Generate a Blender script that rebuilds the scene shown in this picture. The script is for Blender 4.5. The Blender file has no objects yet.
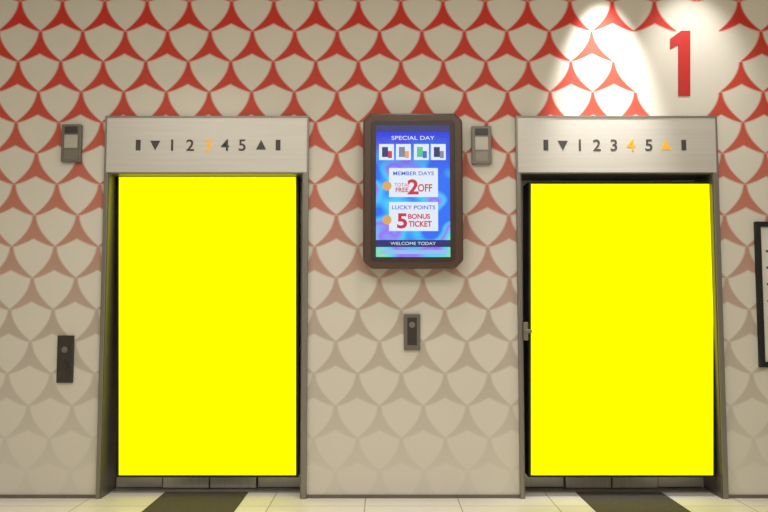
import bpy, math
from mathutils import Vector

F=750.0; TH=math.radians(4.0); D=5.0
H=D*math.tan(math.atan(242/F)-TH)      # camera height above floor
sc=bpy.context.scene
sc.view_settings.view_transform='Standard'
sc.view_settings.look='None'

def W(px,py,y=0.0):
    """photo pixel -> world x,z on the vertical plane at depth y (wall face = 0)"""
    a=(px-384)/F; b=(256-py)/F
    dy=math.cos(TH)-b*math.sin(TH); dz=math.sin(TH)+b*math.cos(TH)
    t=(D+y)/dy
    return a*t, H+dz*t
def X(px,py,y=0.0): return W(px,py,y)[0]
def Z(py,y=0.0): return W(384,py,y)[1]
def srgb(r,g,b):
    f=lambda c:(c/255/12.92) if c/255<=0.04045 else ((c/255+0.055)/1.055)**2.4
    return (f(r),f(g),f(b),1)

# ------------------------------------------------------------ materials
def mat(name,col,rough=0.5,metal=0.0,emis=None,estr=0.0,var=0.06,nscale=(8,8,8)):
    m=bpy.data.materials.new(name); m.use_nodes=True
    nt=m.node_tree; b=nt.nodes['Principled BSDF']
    b.inputs['Roughness'].default_value=rough; b.inputs['Metallic'].default_value=metal
    if var>0:
        tc=nt.nodes.new('ShaderNodeTexCoord'); mp=nt.nodes.new('ShaderNodeMapping')
        mp.inputs['Scale'].default_value=nscale
        n=nt.nodes.new('ShaderNodeTexNoise'); n.inputs['Scale'].default_value=1; n.inputs['Detail'].default_value=4
        cr=nt.nodes.new('ShaderNodeValToRGB')
        cr.color_ramp.elements[0].position=0.3; cr.color_ramp.elements[1].position=0.7
        cr.color_ramp.elements[0].color=tuple(c*(1-var) for c in col[:3])+(1,)
        cr.color_ramp.elements[1].color=tuple(min(1,c*(1+var)) for c in col[:3])+(1,)
        nt.links.new(tc.outputs['Object'],mp.inputs[0]); nt.links.new(mp.outputs[0],n.inputs['Vector'])
        nt.links.new(n.outputs['Fac'],cr.inputs[0]); nt.links.new(cr.outputs[0],b.inputs['Base Color'])
    else: b.inputs['Base Color'].default_value=col
    if emis:
        b.inputs['Emission Color'].default_value=emis; b.inputs['Emission Strength'].default_value=estr
    return m

M_steel=mat('brushed_steel_header',srgb(204,200,193),0.38,0.35,var=0.04,nscale=(1.5,60,60))
M_frame=mat('steel_frame',srgb(138,133,126),0.35,0.6,var=0.06,nscale=(60,60,1.5))
M_jamb=mat('steel_jamb',srgb(114,110,104),0.35,0.55,var=0.06,nscale=(60,60,1.5))
M_leaf=mat('steel_door_leaf',srgb(212,208,202),0.35,0.2,var=0.06,nscale=(60,60,1.5))
M_dark=mat('dark_gap',srgb(38,33,29),0.6)
M_yel=mat('yellow_panel_face',(1,1,0,1),0.9,0,(1,1,0,1),0.75,var=0)  # emission added to keep the yellow fully bright; the panel is no lamp
M_yel.node_tree.nodes['Principled BSDF'].inputs['Specular IOR Level'].default_value=0
M_blk=mat('black_edge',srgb(12,12,10),0.6)
M_ink=mat('indicator_ink',srgb(66,64,62),0.5)
M_amb=mat('amber_lamp',srgb(190,120,10),0.5,0,srgb(255,180,30),0.6,var=0)
M_plate=mat('grey_plate',srgb(118,113,106),0.35,0.4)
M_plate_l=mat('plate_window',srgb(186,180,170),0.3,0.1)
M_btn_d=mat('dark_button_plate',srgb(66,61,57),0.35,0.3)
M_btn=mat('button_metal',srgb(135,129,120),0.3,0.5)
M_brown=mat('brown_display_housing',srgb(80,60,50),0.35,0.15,nscale=(20,20,20))
M_brown2=mat('brown_display_bezel',srgb(60,44,37),0.4,0.1)
M_red=mat('red_numeral',srgb(186,30,24),0.5)
M_white=mat('white_poster',srgb(222,218,210),0.6)
M_mat=mat('doormat_fabric',srgb(76,70,66),0.95,0,var=0.25,nscale=(90,90,90))
M_base=mat('baseboard_metal',srgb(115,107,96),0.4,0.3)
M_sill=mat('sill_metal',srgb(160,154,146),0.35,0.4)
M_plain=mat('plain_beige_wall',srgb(210,206,198),0.8)
M_ceil=mat('ceiling_white',srgb(228,226,223),0.9)
M_lampring=mat('lamp_ring',srgb(210,205,195),0.4,0.3)

# patterned wall
PW=43.4/150; RH=31.6/150
def wall_mat():
    m=bpy.data.materials.new('patterned_wallpaper'); m.use_nodes=True
    nt=m.node_tree; b=nt.nodes['Principled BSDF']; L=nt.links
    b.inputs['Roughness'].default_value=0.55
    b.inputs['Specular IOR Level'].default_value=0.25
    def mt(op,a,c=None,d=None,clamp=False):
        n=nt.nodes.new('ShaderNodeMath'); n.operation=op; n.use_clamp=clamp
        for i,s in enumerate((a,c,d)):
            if s is None: continue
            if isinstance(s,(int,float)): n.inputs[i].default_value=s
            else: L.new(s,n.inputs[i])
        return n.outputs[0]
    tc=nt.nodes.new('ShaderNodeTexCoord'); sp=nt.nodes.new('ShaderNodeSeparateXYZ')
    L.new(tc.outputs['Object'],sp.inputs[0])
    x=sp.outputs[0]; z=sp.outputs[2]
    z0=Z(62); x0=X(40,45)
    v=mt('DIVIDE',mt('SUBTRACT',z,z0-40*RH),RH)
    row=mt('FLOOR',v); fy=mt('SUBTRACT',v,row)
    par=mt('FLOORED_MODULO',row,2.0)
    hp=mt('MULTIPLY',par,0.5)
    u=mt('ADD',mt('ADD',mt('DIVIDE',mt('SUBTRACT',x,x0),PW),hp),0.5)
    col=mt('FLOOR',u); fu=mt('SUBTRACT',u,col)
    fx=mt('MULTIPLY',mt('ABSOLUTE',mt('SUBTRACT',fu,0.5)),2.0)
    # white scales are rounded shields; the red between is a spire with flared feet
    q=mt('SUBTRACT',1.0,fy)
    s=mt('POWER',mt('SUBTRACT',1.0,mt('POWER',q,1.85)),0.92)
    w=mt('SUBTRACT',1.09,s)
    A=mt('MULTIPLY_ADD',mt('SUBTRACT',w,fx),9.0,0.5,True)
    notch=mt('MULTIPLY',mt('POWER',mt('SUBTRACT',1.0,fx),1.4),0.27)
    B=mt('MULTIPLY_ADD',mt('SUBTRACT',fy,notch),14.0,0.5,True)
    mask=mt('MULTIPLY',A,B)
    cx=mt('ADD',mt('MULTIPLY',mt('SUBTRACT',col,hp),PW),x0)
    cz=mt('ADD',mt('MULTIPLY',mt('ADD',row,0.5),RH),z0-40*RH)
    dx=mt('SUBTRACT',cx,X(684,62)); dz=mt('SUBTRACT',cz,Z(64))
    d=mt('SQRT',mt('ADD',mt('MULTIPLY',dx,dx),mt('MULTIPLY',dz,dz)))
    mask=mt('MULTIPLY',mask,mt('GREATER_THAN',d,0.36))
    cr=nt.nodes.new('ShaderNodeValToRGB')
    zt,zb=3.5,0.0
    L.new(mt('DIVIDE',z,zt),cr.inputs[0])
    els=cr.color_ramp.elements
    stops=[(470,(212,206,196)),(410,(199,192,181)),(330,(186,174,161)),(262,(186,148,132)),(200,(189,118,101)),(110,(196,76,60)),(20,(202,52,40))]
    els[0].position=Z(stops[0][0])/zt; els[0].color=srgb(*stops[0][1])
    els[1].position=Z(stops[-1][0])/zt; els[1].color=srgb(*stops[-1][1])
    for py,c in stops[1:-1]:
        e=els.new(Z(py)/zt); e.color=srgb(*c)
    n=nt.nodes.new('ShaderNodeTexNoise'); n.inputs['Scale'].default_value=3
    c2=nt.nodes.new('ShaderNodeValToRGB')
    c2.color_ramp.elements[0].color=srgb(213,207,196); c2.color_ramp.elements[1].color=srgb(220,214,204)
    L.new(n.outputs['Fac'],c2.inputs[0])
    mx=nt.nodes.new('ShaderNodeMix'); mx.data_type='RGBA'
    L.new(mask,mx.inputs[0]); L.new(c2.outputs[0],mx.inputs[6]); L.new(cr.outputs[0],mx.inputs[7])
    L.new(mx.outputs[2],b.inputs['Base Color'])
    return m
M_wall=wall_mat()

def floor_mat():
    m=bpy.data.materials.new('cream_floor_tiles'); m.use_nodes=True
    nt=m.node_tree; b=nt.nodes['Principled BSDF']; L=nt.links
    tc=nt.nodes.new('ShaderNodeTexCoord'); mp=nt.nodes.new('ShaderNodeMapping')
    mp.inputs['Location'].default_value=(0.12,0.20,0)
    br=nt.nodes.new('ShaderNodeTexBrick'); br.offset=0; br.inputs['Scale'].default_value=1
    br.inputs['Brick Width'].default_value=0.6; br.inputs['Row Height'].default_value=0.6
    br.inputs['Mortar Size'].default_value=0.004
    br.inputs['Color1'].default_value=srgb(252,248,240); br.inputs['Color2'].default_value=srgb(247,242,233)
    br.inputs['Mortar'].default_value=srgb(190,180,165)
    L.new(tc.outputs['Object'],mp.inputs[0]); L.new(mp.outputs[0],br.inputs[0]); L.new(br.outputs[0],b.inputs['Base Color'])
    b.inputs['Roughness'].default_value=0.22
    return m
M_floor=floor_mat()

def screen_mat():
    m=bpy.data.materials.new('lcd_picture'); m.use_nodes=True
    nt=m.node_tree; b=nt.nodes['Principled BSDF']; L=nt.links
    tc=nt.nodes.new('ShaderNodeTexCoord'); sp=nt.nodes.new('ShaderNodeSeparateXYZ')
    L.new(tc.outputs['Object'],sp.inputs[0])
    n=nt.nodes.new('ShaderNodeTexNoise'); n.inputs['Scale'].default_value=4.0; n.inputs['Detail'].default_value=1
    L.new(tc.outputs['Object'],n.inputs['Vector'])
    cn=nt.nodes.new('ShaderNodeValToRGB'); e=cn.color_ramp.elements
    e[0].position=0.36; e[0].color=srgb(40,110,245); e[1].position=0.64; e[1].color=srgb(150,225,130)
    k=e.new(0.42); k.color=srgb(60,200,250)
    k=e.new(0.49); k.color=srgb(150,110,245)
    k=e.new(0.56); k.color=srgb(70,215,240)
    L.new(n.outputs['Fac'],cn.inputs[0])
    mr=nt.nodes.new('ShaderNodeMapRange')
    mr.inputs[1].default_value=Z(180); mr.inputs[2].default_value=Z(140)
    L.new(sp.outputs[2],mr.inputs[0])
    mx=nt.nodes.new('ShaderNodeMix'); mx.data_type='RGBA'
    L.new(mr.outputs[0],mx.inputs[0]); L.new(cn.outputs[0],mx.inputs[6]); mx.inputs[7].default_value=srgb(40,55,220)
    L.new(mx.outputs[2],b.inputs['Emission Color']); b.inputs['Emission Strength'].default_value=1.0
    b.inputs['Base Color'].default_value=(0.02,0.02,0.03,1); b.inputs['Roughness'].default_value=0.35
    b.inputs['Specular IOR Level'].default_value=0.2
    return m
M_scr=screen_mat()
def em(name,c,s=0.95): return mat(name,(0.02,0.02,0.02,1),0.3,0,srgb(*c),s,var=0)
E_white=em('lcd_white',(225,236,250)); E_red=em('lcd_red',(200,30,60)); E_navy=em('lcd_navy',(15,25,110))
E_blue=em('lcd_blue',(50,95,210)); E_lil=em('lcd_lilac',(150,190,240)); E_org=em('lcd_orange',(225,165,90)); E_grn=em('lcd_green',(80,190,150)); E_gry=em('lcd_grey',(120,130,160))

# ------------------------------------------------------------ geometry helpers
def link(o,parent=None):
    sc.collection.objects.link(o)
    if parent: o.parent=parent
    return o
EMPTIES=[]
def empty(name):
    o=bpy.data.objects.new(name,None); o.empty_display_size=0.1
    EMPTIES.append(o)
    return link(o)
def mesh(name,vs,fs,m,parent=None,bevel=0):
    me=bpy.data.meshes.new(name); me.from_pydata(vs,[],fs); me.update()
    me.materials.append(m); o=bpy.data.objects.new(name,me); link(o,parent)
    if bevel:
        b=o.modifiers.new('bevel','BEVEL'); b.width=bevel; b.segments=2; b.limit_method='ANGLE'
    return o
def boxes(name,bs,m,parent=None,bevel=0):
    vs=[];fs=[]
    for (x0,x1,y0,y1,z0,z1) in bs:
        i=len(vs)
        vs+=[(x0,y0,z0),(x1,y0,z0),(x1,y1,z0),(x0,y1,z0),(x0,y0,z1),(x1,y0,z1),(x1,y1,z1),(x0,y1,z1)]
        fs+=[tuple(i+k for k in f) for f in ((0,3,2,1),(4,5,6,7),(0,1,5,4),(1,2,6,5),(2,3,7,6),(3,0,4,7))]
    return mesh(name,vs,fs,m,parent,bevel)
def box(name,x0,x1,y0,y1,z0,z1,m,parent=None,bevel=0): return boxes(name,[(x0,x1,y0,y1,z0,z1)],m,parent,bevel)
def prism(name,pts,y0,y1,m,parent=None,bevel=0):
    """pts (x,z) anticlockwise seen from the front (-y)"""
    n=len(pts); vs=[(x,y0,z) for x,z in pts]+[(x,y1,z) for x,z in pts]
    fs=[tuple(range(n)),tuple(range(2*n-1,n-1,-1))]+[(i,i+n,(i+1)%n+n,(i+1)%n) for i in range(n)]
    return mesh(name,vs,fs,m,parent,bevel)
def text(name,s,cx,cz,h,y,m,parent,wide=1.0,ext=0.001,bold=0.0):
    cu=bpy.data.curves.new(name+'_c','FONT'); cu.body=s; cu.size=1; cu.extrude=ext/h*0.7; cu.offset=bold
    cu.align_x='CENTER'
    t=bpy.data.objects.new(name+'_t',cu); sc.collection.objects.link(t)
    bpy.context.view_layer.update()
    me=bpy.data.meshes.new_from_object(t.evaluated_get(bpy.context.evaluated_depsgraph_get()))
    bpy.data.objects.remove(t)
    xs=[v.co.x for v in me.vertices]; ys=[v.co.y for v in me.vertices]
    k=h/(max(ys)-min(ys)); mx=(max(xs)+min(xs))/2; my=(max(ys)+min(ys))/2
    for v in me.vertices:
        a,b_,c=v.co; v.co=(cx+(a-mx)*k*wide, y-c*k, cz+(b_-my)*k)
    me.materials.clear(); me.materials.append(m)
    return link(bpy.data.objects.new(name,me),parent)
def cyl(name,c,r,y0,y1,m,parent=None,n=24):
    return prism(name,[(c[0]+r*math.cos(2*math.pi*i/n),c[1]+r*math.sin(2*math.pi*i/n)) for i in range(n)],y0,y1,m,parent)

# ------------------------------------------------------------ elevators dims
REC=0.26; PR=-0.03
Lx0,Lx1=X(107,117),X(308,300)
Rx0,Rx1=X(515,117),X(717,180)
ZT=Z(117); ZH=Z(173)
XL,XR=-6.0,6.0; YB=-8.5; ZC=3.75; SW=0.045

# room shell: one continuous wall with two openings
g=.01
prism('wall_back',[(XL,0),(Lx0+g,0),(Lx0+g,ZH),(Lx1-g,ZH),(Lx1-g,0),(Rx0+g,0),(Rx0+g,ZH),(Rx1-g,ZH),(Rx1-g,0),(XR,0),(XR,ZC),(XL,ZC)],0,.35,M_wall)
box('floor',XL,XR,YB,0.45,-0.1,0,M_floor)
box('ceiling',XL,XR,YB,0.35,ZC,ZC+.1,M_ceil)
box('wall_left',XL-.1,XL,YB,0.35,0,ZC,M_plain)
box('wall_right',XR,XR+.1,YB,0.35,0,ZC,M_plain)
box('wall_front',XL,XR,YB-.1,YB,0,ZC,M_plain)
boxes('baseboard_back',[(XL,Lx0,-.008,0,0,.022),(Lx1,Rx0,-.008,0,0,.022),(Rx1,XR,-.008,0,0,.022)],M_base)

def elevator(x0,x1,pan,lit,digx):
    e=empty('elevator')
    box('frame_left',x0,x0+SW*.6,PR,REC,0,ZH,M_frame,e,.003)
    box('frame_right',x1-SW*.8,x1,PR,REC,0,ZH,M_frame,e,.003)
    box('jamb_left',x0+SW*.6,x0+SW*.6+.006,PR+.01,REC,0,ZH,M_jamb,e)
    box('jamb_right',x1-SW*.8-.006,x1-SW*.8,PR+.01,REC,0,ZH,M_jamb,e)
    boxes('header_trim',[(x0,x1,PR,0,ZT-.012,ZT),(x0,x0+.012,PR,0,ZH,ZT-.012),(x1-.012,x1,PR,0,ZH,ZT-.012)],M_frame,e)
    box('header_panel',x0+.012,x1-.012,PR+.004,0,ZH,ZT-.012,M_steel,e)
    box('lintel',x0+SW*.6,x1-SW*.8,PR+.01,REC,ZH-.008,ZH,M_jamb,e)
    a=x0+SW*.6+.006; b=x1-SW*.8-.006; n=4; w=(b-a)/n
    offs=[.02,0,0,.02]
    for i in range(n):
        box('door_leaf_%d'%(i+1),a+i*w+.005,a+(i+1)*w-.005,REC-.03+offs[i],REC+.01+offs[i],.012,ZH-.012,M_leaf,e,.002)
    box('door_shadow_gap',a,b,REC+.03,REC+.04,.0,ZH-.008,M_dark,e)
    box('sill',a,b,REC-.12,REC+.03,.0,.008,M_sill,e)
    px0,py0,px1,py1,yd=pan
    t=2.0
    def quad(i,y):
        return [W(px0+i,py1-i,y),W(px1-i,py1-i,y),W(px1-i,py0+i,y),W(px0+i,py0+i,y)]
    prism('yellow_panel_edge',quad(-.3,yd),yd,REC-.03,M_blk,e)
    prism('yellow_panel_face',quad(t,yd),yd-.003,yd+.002,M_yel,e)
    yy=PR+.003; zc=Z(146)
    items=['|','v','1','2','3','4','5','^','|']
    for i,(s,px) in enumerate(zip(items,digx)):
        m=M_amb if i in lit else M_ink; cx=X(px,146,PR)
        nm='indicator_%d'%(i+1)
        if s=='|':
            box(nm,cx-.016,cx+.016,yy-.001,yy+.002,zc-.036,zc+.036,M_ink,e)
        elif s in 'v^':
            k=1 if s=='^' else -1
            pts=[(cx-.034,zc-.03*k),(cx+.034,zc-.03*k),(cx,zc+.036*k)]
            if k<0: pts=pts[::-1]
            prism(nm,pts,yy-.001,yy+.002,m,e)
        else: text(nm,s,cx,zc,.078,yy,m,e,1.05,bold=.012)
    return e
e1=elevator(Lx0,Lx1,(117,175,298,477,.095),(4,),[138,155,172,190,208,225,242,261,278])
e2=elevator(Rx0,Rx1,(529,182,715,477,.03),(5,7),[546,563,580,597,614,631,649,666,684])
hz=Z(331); hx=Rx0
boxes('jamb_key_switch',[(hx+.03,hx+.06,PR-.02,PR,hz-.06,hz+.06),(hx+.04,hx+.085,PR-.025,PR-.012,hz-.012,hz+.012)],M_btn,e2,.003)

def lantern(cx_px,cy_px):
    o=empty('hall_lantern'); cx,cz=W(cx_px,cy_px)
    box('plate',cx-.066,cx+.066,-.035,0,cz-.128,cz+.128,M_plate,o,.004)
    box('lamp_window',cx-.044,cx+.044,-.039,-.03,cz-.035,cz+.055,M_plate_l,o,.003)
    box('upper_lamp',cx-.044,cx+.044,-.038,-.03,cz+.065,cz+.112,M_btn_d,o,.003)
    box('lower_lamp',cx-.044,cx+.044,-.037,-.03,cz-.112,cz-.045,M_btn,o,.003)
lantern(73,144); lantern(481,146)
def callbtn(cx_px,cy_px,h,m,mr):
    o=empty('elevator_call_button'); cx,cz=W(cx_px,cy_px)
    box('plate',cx-.054,cx+.054,-.018,0,cz-h/2,cz+h/2,m,o,.004)
    box('recess',cx-.032,cx+.032,-.020,-.015,cz-h*.36,cz+h*.4,mr,o)
    cyl('button_up',(cx,cz+h*.2),.02,-.028,-.018,M_btn,o)
    cyl('button_down',(cx,cz-h*.12),.02,-.028,-.018,M_btn_d,o)
callbtn(66,359,.31,M_btn_d,M_btn_d); callbtn(412,332,.24,M_plate,M_btn_d)

# digital display
d=empty('digital_signage_display')
yf=-.13
def oct_(px0,py0,px1,py1,y,c):
    x0,z1=W(px0,py0,y); x1,z0=W(px1,py1,y); x0=X(px0,190,y); x1=X(px1,190,y)
    return [(x0+c,z0),(x1-c,z0),(x1,z0+c),(x1,z1-c),(x1-c,z1),(x0+c,z1),(x0,z1-c),(x0,z0+c)]
prism('housing',oct_(363,113,463,268,yf,.05),yf,0,M_brown,d,.012)
prism('bezel',oct_(371,120,455,261,yf-.006,.02),yf-.006,yf+.004,M_brown2,d,.003)
sy=yf-.008
def rect(nm,a,b,c,dd,m,lay=1):
    y=sy-.0012*lay
    box(nm,X(a,190,y),X(c,190,y),y,y+.0012,Z(dd,y),Z(b,y),m,d)
rect('screen',376,125,450,257,M_scr,1)
rect('banner_top',376,125,450,132,E_navy,2)
text('banner_text','SPECIAL DAY',X(413,137,sy),Z(138,sy),.026,sy-.003,E_white,d,1.3)
for i,px in enumerate((379,396,414,431)):
    rect('photo_tile_%d'%i,px,144,px+15,160,E_white,2)
    rect('photo_pic_%d'%i,px+3,147,px+9,157,(E_navy,E_gry,E_grn,E_navy)[i],3)
    rect('photo_pic2_%d'%i,px+9,151,px+13,158,(E_red,E_org,E_blue,E_gry)[i],3)
for j,(y0,n) in enumerate(((168,'2'),(202,'5'))):
    rect('card_%d'%j,389,y0,438,y0+29,E_white,2)
    text('card_title_%d'%j,'MEMBER DAYS' if j==0 else 'LUCKY POINTS',X(413.5,170,sy),Z(y0+5.5,sy),.026,sy-.005,E_blue,d,1.15,bold=.01)
    if j==0:
        text('card_num_0','2',X(413,190,sy),Z(y0+19,sy),.1,sy-.005,E_red,d,1.1,bold=.03)
        text('card_t0','TOTAL',X(402,190,sy),Z(y0+17,sy),.022,sy-.005,E_red,d,1)
        text('card_t1','FREE',X(402,190,sy),Z(y0+22,sy),.03,sy-.005,E_red,d,1,bold=.02)
        text('card_t2','OFF',X(425,190,sy),Z(y0+20,sy),.05,sy-.005,E_red,d,.8,bold=.02)
    else:
        text('card_num_1','5',X(402,190,sy),Z(y0+19,sy),.1,sy-.005,E_red,d,1.1,bold=.03)
        text('card_t3','BONUS',X(419,190,sy),Z(y0+14.5,sy),.033,sy-.005,E_red,d,1,bold=.03)
        text('card_t4','TICKET',X(420,190,sy),Z(y0+22,sy),.038,sy-.005,E_red,d,.9,bold=.03)
    cyl('badge_%d'%j,(X(387,190,sy),Z(y0+18,sy)),.03,sy-.0045,sy-.001,E_org,d)
rect('footer',376,240,450,247,E_navy,2)
text('footer_text','WELCOME TODAY',X(413,190,sy),Z(243.5,sy),.02,sy-.004,E_white,d,1.2)
rect('footer2',380,250,447,254,E_lil,2)

# numeral 1
def P(px,py): return W(px,py)
prism('floor_number_sign',[P(678,96),P(690,96),P(690,31),P(681,31),P(670,39),P(670,49),P(678,45)],-.006,0,M_red)

# framed poster at right edge
o=empty('framed_poster'); x0=X(756,300); z1,z0=Z(222),Z(367); x1=x0+.75
boxes('poster_frame',[(x0,x0+.035,-.03,0,z0,z1),(x1-.035,x1,-.03,0,z0,z1),(x0+.035,x1-.035,-.03,0,z0,z0+.035),(x0+.035,x1-.035,-.03,0,z1-.035,z1)],M_blk,o,.003)
box('poster_sheet',x0+.035,x1-.035,-.012,0,z0+.035,z1-.035,M_white,o)
for i in range(7):
    box('poster_line_%d'%i,x0+.07,x1-.09-.05*(i%3),-.0135,-.011,z0+.1+i*.11,z0+.115+i*.11,M_ink,o)

# mats
for (pa,pb) in ((170,251),(572,655)):
    yb=REC-.12-.002
    a,b=X(pa,489,.25),X(pb,489,.25)
    box('doormat',a,b,-1.1,yb,0,.008,M_mat,None,.002)

# ------------------------------------------------------------ lights
def downlight(x,y,power,spot,blend=.6,col=(1,.955,.875),r=.05,tx=None):
    f=empty('ceiling_downlight')
    n=24; vs=[];fs=[]
    for i in range(n):
        a=2*math.pi*i/n
        for R,zz in ((.055,ZC),(.08,ZC),(.08,ZC-.012),(.055,ZC-.012)):
            vs.append((x+R*math.cos(a),y+R*math.sin(a),zz))
    for i in range(n):
        j=(i+1)%n
        for k in range(4): fs.append((i*4+k,j*4+k,j*4+(k+1)%4,i*4+(k+1)%4))
    mesh('trim_ring',vs,fs,M_lampring,f)
    l=bpy.data.lights.new('downlight_spot','SPOT'); l.energy=power; l.spot_size=math.radians(spot); l.spot_blend=blend
    l.color=col; l.shadow_soft_size=r
    lo=bpy.data.objects.new('downlight_spot',l); lo.location=(x,y,ZC-.03); link(lo,f)
    if tx:
        v=Vector(tx)-lo.location; lo.rotation_euler=v.to_track_quat('-Z','Y').to_euler()
sx=X(603,60)
downlight(sx,-.36,340,43,.95,col=(1,.975,.93),tx=(sx,0,2.68))
downlight(X(690,60),-.5,48,60,.95,col=(1,.97,.92),tx=(X(690,60),0,2.8))
downlight(X(205,60),-.9,46,95,.9); downlight(X(412,60),-.9,32,95,.9)
def area(x,y,sx_,sy_,p,col=(1,.96,.885)):
    l=bpy.data.lights.new('ceiling_light_panel','AREA'); l.shape='RECTANGLE'; l.size=sx_; l.size_y=sy_; l.energy=p; l.color=col
    lo=bpy.data.objects.new('ceiling_light_panel',l); lo.location=(x,y,ZC-.02); link(lo)
area(0,-3.0,6,1.2,86); area(0,-6,6,1.5,86)
w=bpy.data.worlds.new('room_ambient'); sc.world=w; w.use_nodes=True
w.node_tree.nodes['Background'].inputs[0].default_value=(1,.95,.87,1); w.node_tree.nodes['Background'].inputs[1].default_value=.3

# put every group's origin at its own place
for e in EMPTIES:
    pts=[Vector(c.matrix_basis @ v.co) for c in e.children if c.type=='MESH' for v in c.data.vertices]
    ctr=Vector([(min(p[i] for p in pts)+max(p[i] for p in pts))/2 for i in range(3)])
    e.location=ctr
    for c in e.children: c.location=c.location-ctr

# camera
c=bpy.data.cameras.new('camera'); c.sensor_width=36; c.lens=F/768*36
co=bpy.data.objects.new('camera',c); co.location=(0,-D,H); co.rotation_euler=(math.radians(90)+TH,0,0); link(co)
sc.camera=co
